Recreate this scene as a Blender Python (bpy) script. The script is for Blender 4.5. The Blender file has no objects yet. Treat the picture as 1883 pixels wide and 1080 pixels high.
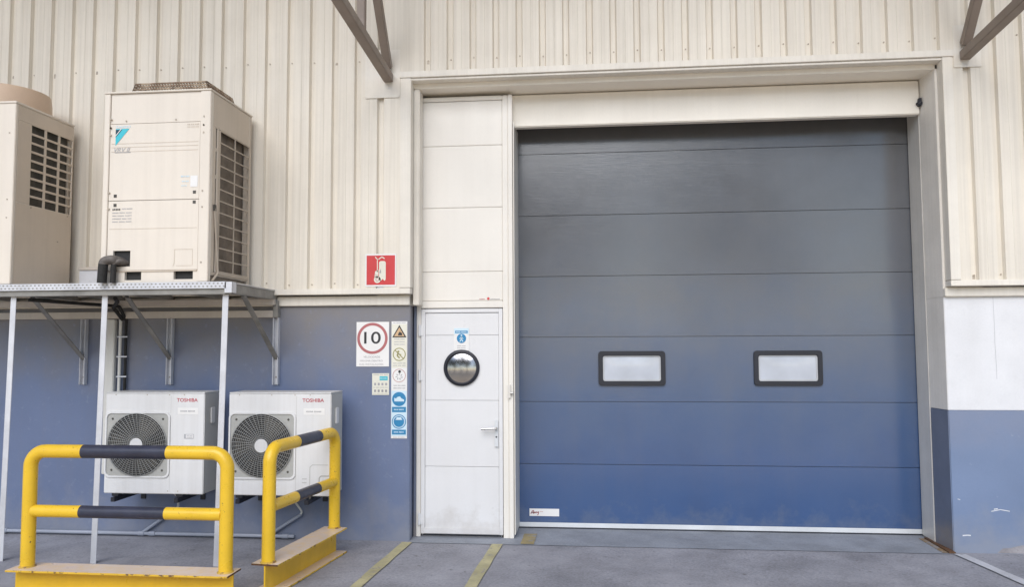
import bpy, bmesh, math, random
from mathutils import Vector, Matrix
random.seed(7)
R = math.radians
sc = bpy.context.scene
COL = sc.collection

# ------------------------------------------------------------------ materials
def mat(name, col, rough=.5, metal=0., var=.10, vscale=2.5, fine=.05, fscale=55, streak=0., streakscale=26, bump=0., bscale=120,
        dust=None, splash=None, light_grad=None, chips=None, spec=.5, coat=0., grain=None, blotch=None, rvar=.12):
    m = bpy.data.materials.new(name); m.use_nodes = True
    nt = m.node_tree; N = nt.nodes; L = nt.links
    b = N['Principled BSDF']
    b.inputs['Roughness'].default_value = rough
    b.inputs['Metallic'].default_value = metal
    b.inputs['Specular IOR Level'].default_value = spec
    b.inputs['Coat Weight'].default_value = coat
    geo = N.new('ShaderNodeNewGeometry'); P = geo.outputs['Position']
    sep = N.new('ShaderNodeSeparateXYZ'); L.new(P, sep.inputs[0])
    def noise(scale, detail=4, rgh=.55, sx=1, sy=1, sz=1, off=0):
        mp = N.new('ShaderNodeMapping'); mp.inputs['Scale'].default_value = (sx, sy, sz); mp.inputs['Location'].default_value = (off, off*.7, off*.3)
        L.new(P, mp.inputs[0])
        n = N.new('ShaderNodeTexNoise'); n.inputs['Scale'].default_value = scale; n.inputs['Detail'].default_value = detail
        n.inputs['Roughness'].default_value = rgh
        L.new(mp.outputs[0], n.inputs['Vector']); return n.outputs['Fac']
    def rng(fac, a, bb, lo=0., hi=1.):
        r = N.new('ShaderNodeMapRange'); r.inputs[1].default_value = a; r.inputs[2].default_value = bb
        r.inputs[3].default_value = lo; r.inputs[4].default_value = hi
        L.new(fac, r.inputs[0]); return r.outputs[0]
    def mix(fac, a, c, mode='MIX'):
        x = N.new('ShaderNodeMix'); x.data_type = 'RGBA'; x.blend_type = mode
        if isinstance(fac, float): x.inputs[0].default_value = fac
        else: L.new(fac, x.inputs[0])
        for i, v in ((6, a), (7, c)):
            if isinstance(v, tuple): x.inputs[i].default_value = (*v, 1)
            else: L.new(v, x.inputs[i])
        return x.outputs[2]
    def mul(a, c):
        x = N.new('ShaderNodeMath'); x.operation = 'MULTIPLY'
        for i, v in ((0, a), (1, c)):
            if isinstance(v, (int, float)): x.inputs[i].default_value = v
            else: L.new(v, x.inputs[i])
        return x.outputs[0]
    dk = tuple(c*(1-var*1.6) for c in col); lt = tuple(min(1, c*(1+var*.8)) for c in col)
    c = mix(rng(noise(vscale, 5), .3, .7), dk, lt)
    if light_grad:  # mixes in a second colour by height, painting the change of light
        c2, z0, z1 = light_grad
        s = N.new('ShaderNodeMath'); s.operation = 'ADD'; L.new(sep.outputs[2], s.inputs[0]); L.new(rng(noise(3, 4), .2, .8, -.25, .25), s.inputs[1])
        c = mix(rng(s.outputs[0], z0, z1), c, c2)
    if fine:
        c = mix(rng(noise(fscale, 3, .7), .25, .75), c, mix(fine, c, (0, 0, 0)))
        c = mix(mul(rng(noise(fscale*.31, 4, .7, off=9), .55, .8), fine*2), c, tuple(x*.45 for x in col))
    if streak:
        c = mix(mul(rng(noise(1, 4, .6, streakscale, streakscale, .45), .42, .78), streak), c, (.23, .19, .14))
    if blotch:
        bc, bs, t0, t1, amt = blotch
        c = mix(mul(rng(noise(bs, 6, .65, off=4), t0, t1), amt), c, bc)
    if splash:
        scol, z0, z1, amt = splash
        s = N.new('ShaderNodeMath'); s.operation = 'ADD'; L.new(sep.outputs[2], s.inputs[0]); L.new(rng(noise(5, 5, .65), .25, .75, -.22, .22), s.inputs[1])
        c = mix(mul(rng(s.outputs[0], z1, z0), amt), c, scol)
    if dust:
        dcol, amt = dust
        sn = N.new('ShaderNodeSeparateXYZ'); L.new(geo.outputs['True Normal'], sn.inputs[0])
        c = mix(mul(mul(rng(sn.outputs[2], .75, .97), rng(noise(14, 5), .2, .65, .45, 1.)), amt), c, dcol)
    if chips:
        ccol, cs, t0, t1 = chips
        c = mix(rng(noise(cs, 5, .7, off=3), t0, t1), c, ccol)
    L.new(c, b.inputs['Base Color'])
    L.new(rng(noise(vscale*2.3, 4, off=6), .25, .75, max(.02, rough-rvar), min(1, rough+rvar)), b.inputs['Roughness'])
    if bump or grain:
        h = noise(bscale, 4, .6)
        if grain: h = noise(1, 3, .6, *grain)
        bp = N.new('ShaderNodeBump'); bp.inputs['Strength'].default_value = bump; bp.inputs['Distance'].default_value = .004
        L.new(h, bp.inputs['Height']); L.new(bp.outputs[0], b.inputs['Normal'])
    return m

M = {}
M['clad'] = mat('cream_cladding', (.81, .755, .66), .5, var=.05, vscale=1.3, streak=.24, fine=.03)
M['trim'] = mat('cream_flashing', (.81, .765, .685), .45, var=.05, streak=.14, fine=.03)
M['canopy'] = mat('cream_canopy_sheet', (.80, .68, .52), .6, var=.05)
M['screw'] = mat('screw_steel', (.46, .40, .33), .5, .3)
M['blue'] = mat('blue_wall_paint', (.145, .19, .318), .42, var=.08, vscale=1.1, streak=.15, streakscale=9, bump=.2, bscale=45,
                splash=((.30, .30, .31), .0, .42, .45), light_grad=((.215, .21, .225), 1.25, 2.0), fine=.04, blotch=((.27, .31, .42), 17, .60, .72, .35))  # greyer top paints in the warm light higher on the wall
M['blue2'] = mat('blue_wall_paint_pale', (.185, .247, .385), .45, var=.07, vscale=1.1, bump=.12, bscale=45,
                 splash=((.32, .32, .33), .0, .35, .45), light_grad=((.235, .265, .36), .75, 1.3), fine=.04, blotch=((.42, .46, .55), 9, .66, .74, .6))  # upper tone has the warmer light painted into the blue
M['plaster'] = mat('bare_plaster', (.40, .38, .40), .85, var=.2, vscale=9, fine=.2, bump=.5, bscale=60, chips=((.2, .17, .17), 14, .6, .68))
M['white_wall'] = mat('white_wall_paint', (.775, .78, .80), .5, var=.04, bump=.12, bscale=45, streak=.06, streakscale=6)
M['reveal'] = mat('grey_reveal_paint', (.84, .80, .74), .55, var=.07, bump=.1, bscale=45, streak=.12)
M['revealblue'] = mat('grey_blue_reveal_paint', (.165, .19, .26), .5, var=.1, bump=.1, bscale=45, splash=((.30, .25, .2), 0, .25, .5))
M['white'] = mat('white_door_paint', (.765, .765, .775), .35, var=.03, vscale=1.2, streak=.05, streakscale=8, fine=.02,
                 splash=((.42, .38, .34), .0, .22, .35), chips=((.25, .2, .17), 21, .735, .75))
M['infill'] = mat('warm_lit_white_paint', (.84, .805, .745), .38, var=.03, vscale=1.2, streak=.07, streakscale=8, fine=.02)  # white paint tinted cream, warm upper light put into the colour
M['boxw'] = mat('cream_shutter_box', (.88, .83, .74), .4, var=.03, streak=.04, fine=.02)
M['frame'] = mat('grey_profile', (.78, .75, .70), .4, .1, var=.06, streak=.12)
M['gap'] = mat('dark_gap', (.02, .02, .022), .8)
M['seal'] = mat('white_rubber_seal', (.72, .74, .76), .45, var=.08)
M['rubber'] = mat('black_rubber', (.018, .02, .03), .45)
def doorm(i, c, fd): return mat('door_paint_%d' % i, c, .15, light_grad=fd, rvar=.03, spec=.9, var=.06, vscale=1.6, fine=.03, bump=.10, grain=(5, 5, 190),
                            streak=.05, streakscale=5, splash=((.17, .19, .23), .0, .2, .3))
M['galv'] = mat('galvanised_steel', (.56, .565, .58), .42, .55, var=.14, vscale=9, fine=.06, chips=((.28, .2, .14), 9, .72, .78))
M['galvp'] = mat('pale_galvanised_steel', (.68, .69, .73), .5, .2, var=.08, vscale=7, streak=.1, chips=((.38, .28, .2), 13, .72, .77))
M['galvd'] = mat('dull_galvanised_steel', (.30, .29, .27), .55, .3, var=.2, vscale=6)
M['beige'] = mat('beige_steel_rail', (.60, .545, .485), .5, .1, var=.08, streak=.1, chips=((.30, .17, .09), 11, .70, .76))
M['truss'] = mat('brown_truss_paint', (.25, .20, .165), .5, var=.1, streak=.1, fine=.05)
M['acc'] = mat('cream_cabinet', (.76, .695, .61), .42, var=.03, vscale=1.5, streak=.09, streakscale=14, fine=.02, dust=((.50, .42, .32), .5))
M['accd'] = mat('cream_cabinet_shaded', (.62, .535, .44), .45, var=.05, vscale=1.5, streak=.12, streakscale=14, fine=.03)  # darker copy of the cabinet cream, side shade put into the colour
M['peach'] = mat('peach_fan_shroud', (.60, .45, .33), .5, var=.06)
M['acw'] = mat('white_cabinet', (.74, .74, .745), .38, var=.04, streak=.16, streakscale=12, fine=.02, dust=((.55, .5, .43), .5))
M['acg'] = mat('white_cabinet_shaded', (.50, .50, .48), .45, var=.06, streak=.10, streakscale=12)  # white cabinet toned down to grey, shade of the side painted in
M['grilleplate'] = mat('grey_fan_surround', (.44, .44, .42), .5, var=.1, fine=.08)
M['wire'] = mat('grey_fan_wire', (.33, .33, .32), .45, .2)
M['dark'] = mat('dark_interior', (.028, .028, .028), .7)
M['fin'] = mat('coil_fins', (.20, .165, .135), .6, .2, var=.25, vscale=9, streak=.3, streakscale=60)
M['louver'] = mat('louver_shadow_coil', (.085, .08, .07), .6, .1, var=.25, vscale=12)
M['wiregrid'] = mat('beige_wire', (.52, .45, .37), .5, .1)
M['rust'] = mat('rusty_guard', (.27, .185, .125), .8, var=.3, vscale=14, fine=.2, chips=((.42, .33, .24), 8, .5, .62))
M['foam'] = mat('black_pipe_insulation', (.022, .021, .02), .75, var=.2, vscale=20)
M['foamg'] = mat('grey_pipe_tape', (.14, .125, .115), .65, var=.25, vscale=20)
M['yellow'] = mat('yellow_barrier_paint', (.84, .52, .028), .36, var=.06, vscale=5, fine=.05, dust=((.70, .57, .47), 1.15),
                  chips=((.11, .06, .03), 34, .715, .735), streak=.05)
M['yellowtube'] = mat('yellow_tube_paint', (.80, .51, .028), .33, var=.05, vscale=5, fine=.04, chips=((.10, .07, .04), 38, .645, .675))
M['band'] = mat('black_band_paint', (.030, .034, .062), .38, var=.15, vscale=9, chips=((.4, .33, .1), 40, .75, .76))
M['weld'] = mat('rust_stained_weld', (.62, .40, .06), .5, var=.2, vscale=20, chips=((.2, .1, .05), 30, .52, .6))
M['yedge'] = mat('yellow_flange_edge', (.80, .50, .04), .5, var=.1, vscale=5, chips=((.15, .08, .04), 23, .55, .62))
M['chip'] = mat('rust_chip', (.13, .065, .03), .85, var=.3, vscale=30)
M['asphalt'] = mat('worn_asphalt', (.355, .36, .405), .85, var=.18, vscale=2.3, fine=.46, fscale=48, bump=.9, bscale=120,
                   blotch=((.37, .37, .41), 1.1, .45, .7, .55), chips=((.12, .115, .125), 13, .62, .74))
M['threshold'] = mat('grey_concrete', (.31, .335, .385), .75, var=.14, vscale=2.6, fine=.28, fscale=70, bump=.35, bscale=150,
                     blotch=((.18, .19, .21), 4, .52, .72, .5))
M['yard'] = mat('warm_bounce_paving', (.84, .69, .51), .9, var=.05, vscale=.5, fine=.1, fscale=40, bump=.3, bscale=80)  # unseen yard, colour made pale and warm to bounce light onto the wall
M['yline'] = mat('worn_yellow_line', (.50, .46, .27), .75, var=.2, vscale=4, fine=.2, fscale=90, chips=((.23, .225, .225), 16, .56, .66))
M['yline2'] = mat('faded_yellow_patch', (.37, .30, .15), .75, var=.2, vscale=6, fine=.2, fscale=90, chips=((.24, .25, .27), 14, .50, .60))
M['rustline'] = mat('rust_stained_edge', (.30, .21, .12), .8, var=.25, vscale=9, fine=.2, chips=((.26, .25, .25), 13, .48, .58))
M['wline'] = mat('worn_white_line', (.52, .53, .57), .75, var=.1, vscale=4, fine=.15, fscale=90, chips=((.24, .24, .26), 18, .60, .68))
M['sw'] = mat('sign_white', (.82, .81, .80), .35, var=.03, fine=.02)
M['scream'] = mat('sign_cream', (.78, .76, .66), .35, var=.03)
M['slb'] = mat('sign_pale_blue', (.62, .78, .88), .35, var=.03)
M['sred'] = mat('sign_red', (.66, .055, .06), .4, var=.08)
M['sring'] = mat('sign_faded_red', (.46, .15, .155), .4, var=.08)
M['sblue'] = mat('sign_blue', (.03, .24, .48), .4, var=.06)
M['sblack'] = mat('sign_black', (.03, .03, .035), .4)
M['sgrey'] = mat('sign_grey', (.42, .42, .44), .5)
M['stan'] = mat('sign_tan', (.60, .41, .24), .4)
M['solive'] = mat('sign_olive', (.33, .31, .12), .4)
M['spink'] = mat('sign_pink', (.60, .38, .36), .4)
M['stext'] = mat('sign_text', (.36, .35, .36), .5)
M['logored'] = mat('logo_red', (.50, .05, .08), .4)
M['cyan'] = mat('logo_cyan', (.06, .52, .62), .35)
M['navy'] = mat('logo_dark', (.012, .045, .07), .35)
M['chrome'] = mat('handle_steel', (.5, .5, .5), .3, .8)
M['conduit'] = mat('grey_plastic_conduit', (.34, .37, .44), .45, var=.08)
M['conduitw'] = mat('white_plastic_trunking', (.74, .73, .69), .45, var=.05, streak=.12, streakscale=30)
M['bark'] = mat('bark', (.13, .1, .075), .9, var=.3, vscale=8)
M['leaf'] = mat('leaf', (.055, .085, .035), .6, var=.5, vscale=.9)
# acrylic panes
def glassmat(name, col, rough, metal):
    m = bpy.data.materials.new(name); m.use_nodes = True
    b = m.node_tree.nodes['Principled BSDF']
    N = m.node_tree.nodes; L = m.node_tree.links
    g = N.new('ShaderNodeNewGeometry'); n = N.new('ShaderNodeTexNoise'); n.inputs['Scale'].default_value = 5; n.inputs['Detail'].default_value = 3
    L.new(g.outputs['Position'], n.inputs['Vector'])
    x = N.new('ShaderNodeMix'); x.data_type = 'RGBA'; L.new(n.outputs['Fac'], x.inputs[0])
    x.inputs[6].default_value = (*[c*.72 for c in col], 1); x.inputs[7].default_value = (*[min(1, c*1.1) for c in col], 1)
    L.new(x.outputs[2], b.inputs['Base Color'])
    b.inputs['Roughness'].default_value = rough; b.inputs['Metallic'].default_value = metal
    return m
M['acrylic'] = glassmat('milky_acrylic', (.58, .615, .68), .07, 0.)
M['acrylic2'] = glassmat('milky_acrylic_edge', (.55, .57, .60), .2, 0.)
M['port'] = glassmat('mirrored_glass', (.40, .40, .42), .13, 1.)

# ------------------------------------------------------------------ mesh builder
class MB:
    def __init__(s): s.v = []; s.f = []; s.m = []; s.mats = []
    def mi(s, m):
        m = M[m] if isinstance(m, str) else m
        if m not in s.mats: s.mats.append(m)
        return s.mats.index(m)
    def add(s, vs, fs, m):
        o = len(s.v); k = s.mi(m)
        s.v += [tuple(v) for v in vs]; s.f += [tuple(i+o for i in f) for f in fs]; s.m += [k]*len(fs); return s
    def box(s, x0, x1, y0, y1, z0, z1, m):
        vs = [(x0, y0, z0), (x1, y0, z0), (x1, y1, z0), (x0, y1, z0), (x0, y0, z1), (x1, y0, z1), (x1, y1, z1), (x0, y1, z1)]
        return s.add(vs, [(0, 3, 2, 1), (4, 5, 6, 7), (0, 1, 5, 4), (1, 2, 6, 5), (2, 3, 7, 6), (3, 0, 4, 7)], m)
    def bar(s, p, q, w, h, m, up=(0, 0, 1)):
        p = Vector(p); q = Vector(q); d = (q-p).normalized(); a = d.cross(Vector(up))
        if a.length < 1e-4: a = d.cross(Vector((1, 0, 0)))
        a.normalize(); b = a.cross(d).normalized(); a *= w/2; b *= h/2
        vs = [p-a-b, p+a-b, p+a+b, p-a+b, q-a-b, q+a-b, q+a+b, q-a+b]
        return s.add(vs, [(0, 1, 2, 3), (7, 6, 5, 4), (0, 4, 5, 1), (1, 5, 6, 2), (2, 6, 7, 3), (3, 7, 4, 0)], m)
    def tube(s, path, r, m, n=14, caps=True, mats=None):
        path = [Vector(p) for p in path]; rings = []; ref = None
        for i, p in enumerate(path):
            d = (path[min(i+1, len(path)-1)]-path[max(i-1, 0)]).normalized()
            if ref is None:
                ref = d.cross(Vector((0.31, .2, .93)))
                if ref.length < .1: ref = d.cross(Vector((1, 0, 0)))
            ref = (ref-d*ref.dot(d)).normalized(); b = d.cross(ref)
            rr = r[i] if isinstance(r, (list, tuple)) else r
            rings.append([p+ref*math.cos(2*math.pi*k/n)*rr+b*math.sin(2*math.pi*k/n)*rr for k in range(n)])
        vs = [v for g in rings for v in g]
        for i in range(len(path)-1):
            fs = [(i*n+k, i*n+(k+1) % n, (i+1)*n+(k+1) % n, (i+1)*n+k) for k in range(n)]
            mm = mats[i] if mats else m
            if i == 0: o = len(s.v); s.v += [tuple(v) for v in vs]
            k_ = s.mi(mm); s.f += [tuple(a+o for a in f) for f in fs]; s.m += [k_]*n
        if caps:
            k_ = s.mi(mats[0] if mats else m); s.f += [tuple(o+k for k in reversed(range(n))), tuple(o+(len(path)-1)*n+k for k in range(n))]; s.m += [k_, k_]
        return s
    def cyl(s, p, q, r, m, n=20): return s.tube([p, q], r, m, n)
    # flat artwork facing -y: points in (x, z)
    def poly(s, pts, y, m): return s.add([(a, y, b) for a, b in pts], [tuple(range(len(pts)))], m)
    def rect(s, x0, x1, z0, z1, y, m): return s.poly([(x0, z0), (x1, z0), (x1, z1), (x0, z1)], y, m)
    def disc(s, cx, cz, r, y, m, n=36): return s.poly([(cx+r*math.cos(2*math.pi*k/n), cz+r*math.sin(2*math.pi*k/n)) for k in range(n)], y, m)
    def ring(s, cx, cz, r0, r1, y, m, n=48):
        vs = [(cx+r*math.cos(2*math.pi*k/n), y, cz+r*math.sin(2*math.pi*k/n)) for k in range(n) for r in (r0, r1)]
        return s.add(vs, [(2*k, 2*k+1, (2*k+3) % (2*n), (2*k+2) % (2*n)) for k in range(n)], m)
    def stroke(s, pts, w, y, m):
        for (a, b), (c, d) in zip(pts, pts[1:]):
            l = math.hypot(c-a, d-b) or 1e-6; nx, nz = -(d-b)/l*w/2, (c-a)/l*w/2
            s.poly([(a-nx, b-nz), (c-nx, d-nz), (c+nx, d+nz), (a+nx, b+nz)], y, m)
        return s
    def lines(s, x0, x1, z, h, y, m, words=4, seed=1):       # a line of print too small to read
        rr = random.Random(seed); x = x0; W = x1-x0
        ws = [rr.uniform(.6, 1.4) for _ in range(words)]; t = sum(ws); g = W*.05
        for w in ws:
            ww = (W-g*(words-1))*w/t; n = max(2, int(ww/(h*.8)))
            for k in range(n): s.rect(x+ww*k/n, x+ww*(k+.66)/n, z-h/2*rr.uniform(.75, 1), z+h/2*rr.uniform(.75, 1), y, m)
            x += ww+g
        return s
    def text(s, txt, cx, cz, h, y, m, width=None, shear=0, bold=0):
        cu = bpy.data.curves.new('tmp', 'FONT'); cu.body = txt; cu.align_x = 'CENTER'; cu.align_y = 'CENTER'; cu.shear = shear; cu.offset = bold
        ob = bpy.data.objects.new('tmp', cu); COL.objects.link(ob); bpy.context.view_layer.update()
        me = bpy.data.meshes.new_from_object(ob.evaluated_get(bpy.context.evaluated_depsgraph_get()))
        xs = [v.co.x for v in me.vertices]; ys = [v.co.y for v in me.vertices]
        sy = h/(max(ys)-min(ys)); sx = width/(max(xs)-min(xs)) if width else sy
        mx = (max(xs)+min(xs))/2; my = (max(ys)+min(ys))/2
        s.add([(cx+(v.co.x-mx)*sx, y, cz+(v.co.y-my)*sy) for v in me.vertices], [tuple(p.vertices) for p in me.polygons], m)
        bpy.data.objects.remove(ob); bpy.data.curves.remove(cu); bpy.data.meshes.remove(me); return s
    def build(s, name, parent=None, bevel=0., smooth=35, seg=2, local=False):
        me = bpy.data.meshes.new(name)
        off = Vector((0, 0, 0))
        if parent is not None and not local:
            p = parent
            while p is not None: off += p.location; p = p.parent
        me.from_pydata([Vector(v)-off for v in s.v], [], s.f)
        for m in s.mats: me.materials.append(m)
        me.polygons.foreach_set('material_index', s.m)
        if bevel:
            bm = bmesh.new(); bm.from_mesh(me)
            ed = [e for e in bm.edges if len(e.link_faces) == 2 and e.calc_face_angle(0) > R(40)]
            bmesh.ops.bevel(bm, geom=ed, offset=bevel, segments=seg, affect='EDGES', clamp_overlap=True)
            bm.to_mesh(me); bm.free()
        if smooth:
            me.polygons.foreach_set('use_smooth', [True]*len(me.polygons)); me.set_sharp_from_angle(angle=R(smooth))
        me.update()
        o = bpy.data.objects.new(name, me); COL.objects.link(o)
        if parent is not None: o.parent = parent
        return o

def tag(o, label=None, cat=None, group=None, kind=None):
    for k, v in (('label', label), ('category', cat), ('group', group), ('kind', kind)):
        if v: o[k] = v
    return o
def thing(name, label, cat, loc=(0, 0, 0), rotz=0, group=None):
    o = bpy.data.objects.new(name, None); COL.objects.link(o); o.location = loc; o.rotation_euler = (0, 0, rotz); o.empty_display_size = .2
    return tag(o, label, cat, group)
def copy_tree(o, parent=None):
    c = o.copy(); COL.objects.link(c); c.parent = parent
    for ch in list(o.children): copy_tree(ch, c)
    return c
def fillet(pts, rad, n=8):
    pts = [Vector(p) for p in pts]; out = [pts[0]]
    for a, b, c in zip(pts, pts[1:], pts[2:]):
        u = (a-b).normalized(); v = (c-b).normalized(); ang = u.angle(v); t = rad/math.tan(ang/2)
        p0 = b+u*t; p1 = b+v*t; ctr = b+(u+v).normalized()*(rad/math.sin(ang/2))
        e0 = p0-ctr; e1 = p1-ctr; tot = e0.angle(e1); ax = e0.cross(e1).normalized()
        for k in range(n+1): out.append(ctr+Matrix.Rotation(tot*k/n, 3, ax) @ e0)
    return out+[pts[-1]]
def rrect(x0, x1, z0, z1, r, n=5):
    out = []
    for cx, cz, a in ((x1-r, z0+r, -90), (x1-r, z1-r, 0), (x0+r, z1-r, 90), (x0+r, z0+r, 180)):
        for k in range(n+1): t = R(a+90*k/n); out.append((cx+r*math.cos(t), cz+r*math.sin(t)))
    return out
def rring(mb, outer, inner, y0, y1, m):                       # solid rounded rectangular ring, front at y0, back at y1
    n = len(outer); vs = [(a, y, b) for y in (y0, y1) for L_ in (outer, inner) for a, b in L_]
    fs = []
    for k in range(n):
        j = (k+1) % n
        fs += [(k, j, n+j, n+k), (2*n+k, 3*n+k, 3*n+j, 2*n+j), (k, 2*n+k, 2*n+j, j), (n+k, n+j, 3*n+j, 3*n+k)]
    return mb.add(vs, fs, m)

# ------------------------------------------------------------------ ground
def sheet(name, x0, x1, y0, y1, z, m, kind='structure', parent=None):
    nx = max(1, min(40, int(abs(x1-x0)))); o = MB().add([(x0, y0, z), (x1, y0, z), (x1, y1, z), (x0, y1, z)], [(0, 1, 2, 3)], m).build(name, parent, smooth=0)
    if kind: o['kind'] = kind
    return o
ground = sheet('ground', -400, 400, -600, 60, 0, 'asphalt')
yard = sheet('yard_bounce_pavement', -60, 60, -75, -2.25, .004, 'yard')
thr = sheet('threshold_pavement', -1.597, 2.885, -.055, .70, .004, 'threshold')
def stripe(name, x0, y0, x1, y1, w, m, z, parent):
    mb = MB(); n = 14; rr = random.Random(3)
    Lp = []; Rp = []
    for k in range(n+1):
        t = k/n; x = x0+(x1-x0)*t; y = y0+(y1-y0)*t
        Lp.append((x-w/2+rr.uniform(-.004, .004), y, z)); Rp.append((x+w/2+rr.uniform(-.004, .004), y, z))
    mb.add(Lp+Rp, [(k, k+1, n+1+k+1, n+1+k) for k in range(n)], m)
    return mb.build(name, parent, smooth=0)
stripe('yellow_line', -1.603, -.06, -1.775, -3.2, .085, 'yline', .0085, ground)
stripe('yellow_line', -.822, -.06, -.945, -3.2, .09, 'yline', .0085, ground)
stripe('yellow_line', -.567, .325, -.572, -.04, .115, 'yline2', .0085, ground)
stripe('white_line', 2.905, -.07, 3.36, -3.2, .085, 'wline', .0085, ground)

# ------------------------------------------------------------------ warehouse
CL = -.10        # front of the cladding
wh = thing('warehouse_building', 'cream ribbed warehouse wall with blue painted base around a recessed loading doorway', 'building')
XL, XR = -9.0, 9.0
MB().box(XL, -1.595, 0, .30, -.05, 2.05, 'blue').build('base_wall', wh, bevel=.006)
MB().box(-1.598, -1.5755, .152, .56, -.05, 2.05, 'revealblue').build('door_reveal', wh, bevel=.002)
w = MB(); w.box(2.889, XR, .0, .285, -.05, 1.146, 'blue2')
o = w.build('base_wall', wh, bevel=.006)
for p in o.data.polygons:
    pass
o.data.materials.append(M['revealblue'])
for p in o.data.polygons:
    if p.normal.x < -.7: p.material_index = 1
o = MB().box(2.889, XR, .0, .285, 1.146, 2.075, 'white_wall').build('upper_wall', wh, bevel=.004)
o.data.materials.append(M['reveal'])
for p in o.data.polygons:
    if p.normal.x < -.7: p.material_index = 1
o['label'] = 'white painted band of wall'
def taper(o):
    for v in o.data.vertices:
        if v.co.x < 2.9 and v.co.y > .2: v.co.x -= .023
    return o
for o_ in wh.children:
    if o_.name.startswith(('base_wall', 'upper_wall')): taper(o_)
# reveal above the base wall, left and right, and lintel
taper(MB().box(2.889, 3.2, 0, .285, 2.075, 4.04, 'reveal').build('door_reveal', wh, bevel=.004))
MB().box(-1.9, -1.597, 0, .16, 2.05, 4.04, 'trim').build('door_reveal', wh, bevel=.004)
MB().box(-1.9, 3.2, .0, .62, 4.0, 4.4, 'boxw').build('lintel', wh, bevel=.005)
MB().box(XL, -1.597, -.035, .02, 2.052, 2.135, 'trim').build('wall_sill', wh, bevel=.006)
MB().box(2.889, XR, -.035, .02, 2.077, 2.150, 'trim').build('wall_sill', wh, bevel=.006)
# knocks and crumbled plaster low on the pale blue wall
def scuff(pts, w_, m_): MB().stroke(pts, w_, -.0012, m_).build('paint_scuff', wh, smooth=0)
scuff([(2.962, .138), (3.00, .142), (3.025, .140)], .009, 'white_wall'); scuff([(3.19, .335), (3.26, .350), (3.33, .338)], .006, 'white_wall'); scuff([(3.21, .352), (3.24, .357)], .007, 'white_wall'); scuff([(2.935, .43), (2.955, .425)], .005, 'white_wall')
pp = [(3.22, .004)]+[(3.22+.1*k/2+random.uniform(-.01, .01), .045+.03*min(k, 5)/5+random.uniform(-.012, .012)) for k in range(1, 20)]+[(4.15, .004)]
MB().poly(pp, -.0016, 'plaster').build('plaster_patch', wh, smooth=0)
# crack in the white wall
cr = MB(); pts = [(3.274, 2.07), (3.276, 1.85), (3.274, 1.7), (3.278, 1.5), (3.277, 1.40)]
cr.stroke(pts, .0022, -.0015, 'sgrey').build('wall_crack', wh, smooth=0)
# ribbed cladding: flat pans with narrow recessed grooves
def cladding(x0, x1, z0, z1, pitch, phase, rows, top=.062, bot=.04, depth=.034):
    mb = MB(); prof = [(x0, CL)]
    k = math.ceil((x0+top-phase)/pitch); gx = []
    while phase+k*pitch < x1-top:
        c = phase+k*pitch; gx.append(c)
        prof += [(c-top/2, CL), (c-bot/2, CL+depth), (c+bot/2, CL+depth), (c+top/2, CL)]; k += 1
    prof.append((x1, CL)); n = len(prof)
    vs = [(x, y, z0) for x, y in prof]+[(x, y, z1) for x, y in prof]
    mb.add(vs, [(i, i+1, n+i+1, n+i) for i in range(n-1)], 'clad')
    for z in rows:
        for c in gx:
            zz = z+random.uniform(-.012, .012)
            mb.cyl((c+.004, CL+depth-.007, zz), (c+.004, CL+depth+.002, zz), 6.5e-3, 'screw', 8)
            mb.rect(c-.009, c+.013, zz-random.uniform(.01, .035), zz, CL+depth-.0008, 'screw') if random.random() < .12 else None
    # stiffening creases on the pans
    for a, b in zip(gx, gx[1:]):
        m_ = (a+b)/2
        mb.add([(m_-.003, CL-.0005, z0), (m_, CL-.0022, z0), (m_+.003, CL-.0005, z0), (m_-.003, CL-.0005, z1), (m_, CL-.0022, z1), (m_+.003, CL-.0005, z1)], [(0, 1, 4, 3), (1, 2, 5, 4)], 'clad')
    mb.box(x0, x1, CL+.04, CL+.09, z0, z1, 'clad')
    return mb.build('cladding', wh, smooth=0)
cladding(XL, -1.67, 2.195, 9.0, .2085, -2.684, (2.245, 4.25, 5.6))
cladding(-1.67, 2.985, 4.12, 9.0, .2047, .003, (4.235, 5.6))
cladding(2.985, XR, 2.205, 9.0, .2075, 3.100, (2.25, 4.25, 5.6))
f = MB()
f.box(XL, -1.575, CL-.012, -.002, 2.147, 2.197, 'trim')                   # drip under the cladding
f.build('drip_flashing', wh, bevel=.003)
MB().box(2.905, XR, CL-.012, -.002, 2.160, 2.207, 'trim').build('drip_flashing', wh, bevel=.003)
f = MB()
f.box(-1.668, -1.572, CL-.014, -.002, 2.200, 4.062, 'trim')
MB().box(2.906, 2.985, CL-.014, -.002, 2.210, 4.062, 'trim').build('jamb_flashing', wh, bevel=.003)
f.build('jamb_flashing', wh, bevel=.003)
f = MB(); f.box(-1.672, 2.995, CL-.018, -.001, 4.066, 4.122, 'trim'); f.box(-1.58, 2.91, CL+.0, -.0015, 4.043, 4.064, 'trim')
f.build('header_flashing', wh, bevel=.003)
MB().box(-1.575, -1.52, .0, .155, 2.05, 3.998, 'trim').build('jamb_post', wh, bevel=.008)
MB().box(-1.99, -1.672, CL-.0045, CL-.0005, 3.905, 4.33, 'trim').box(-1.985, -1.675, CL-.010, CL-.005, 3.893, 3.915, 'trim').build('bracket_plate', wh, bevel=.001)
MB().box(3.0, 3.215, CL-.0045, CL-.0005, 3.985, 4.33, 'trim').box(2.998, 3.217, CL-.010, CL-.005, 3.972, 3.992, 'trim').build('bracket_plate', wh, bevel=.001)
# bulk of the building behind the wall, and roof
MB().box(XL, XR, .7, 14, -.05, 8.9, 'clad').build('rear_block', wh)
MB().box(XL-.2, XR+.2, -.14, 14.2, 9.0, 9.15, 'galvd').build('roof', wh)

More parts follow.
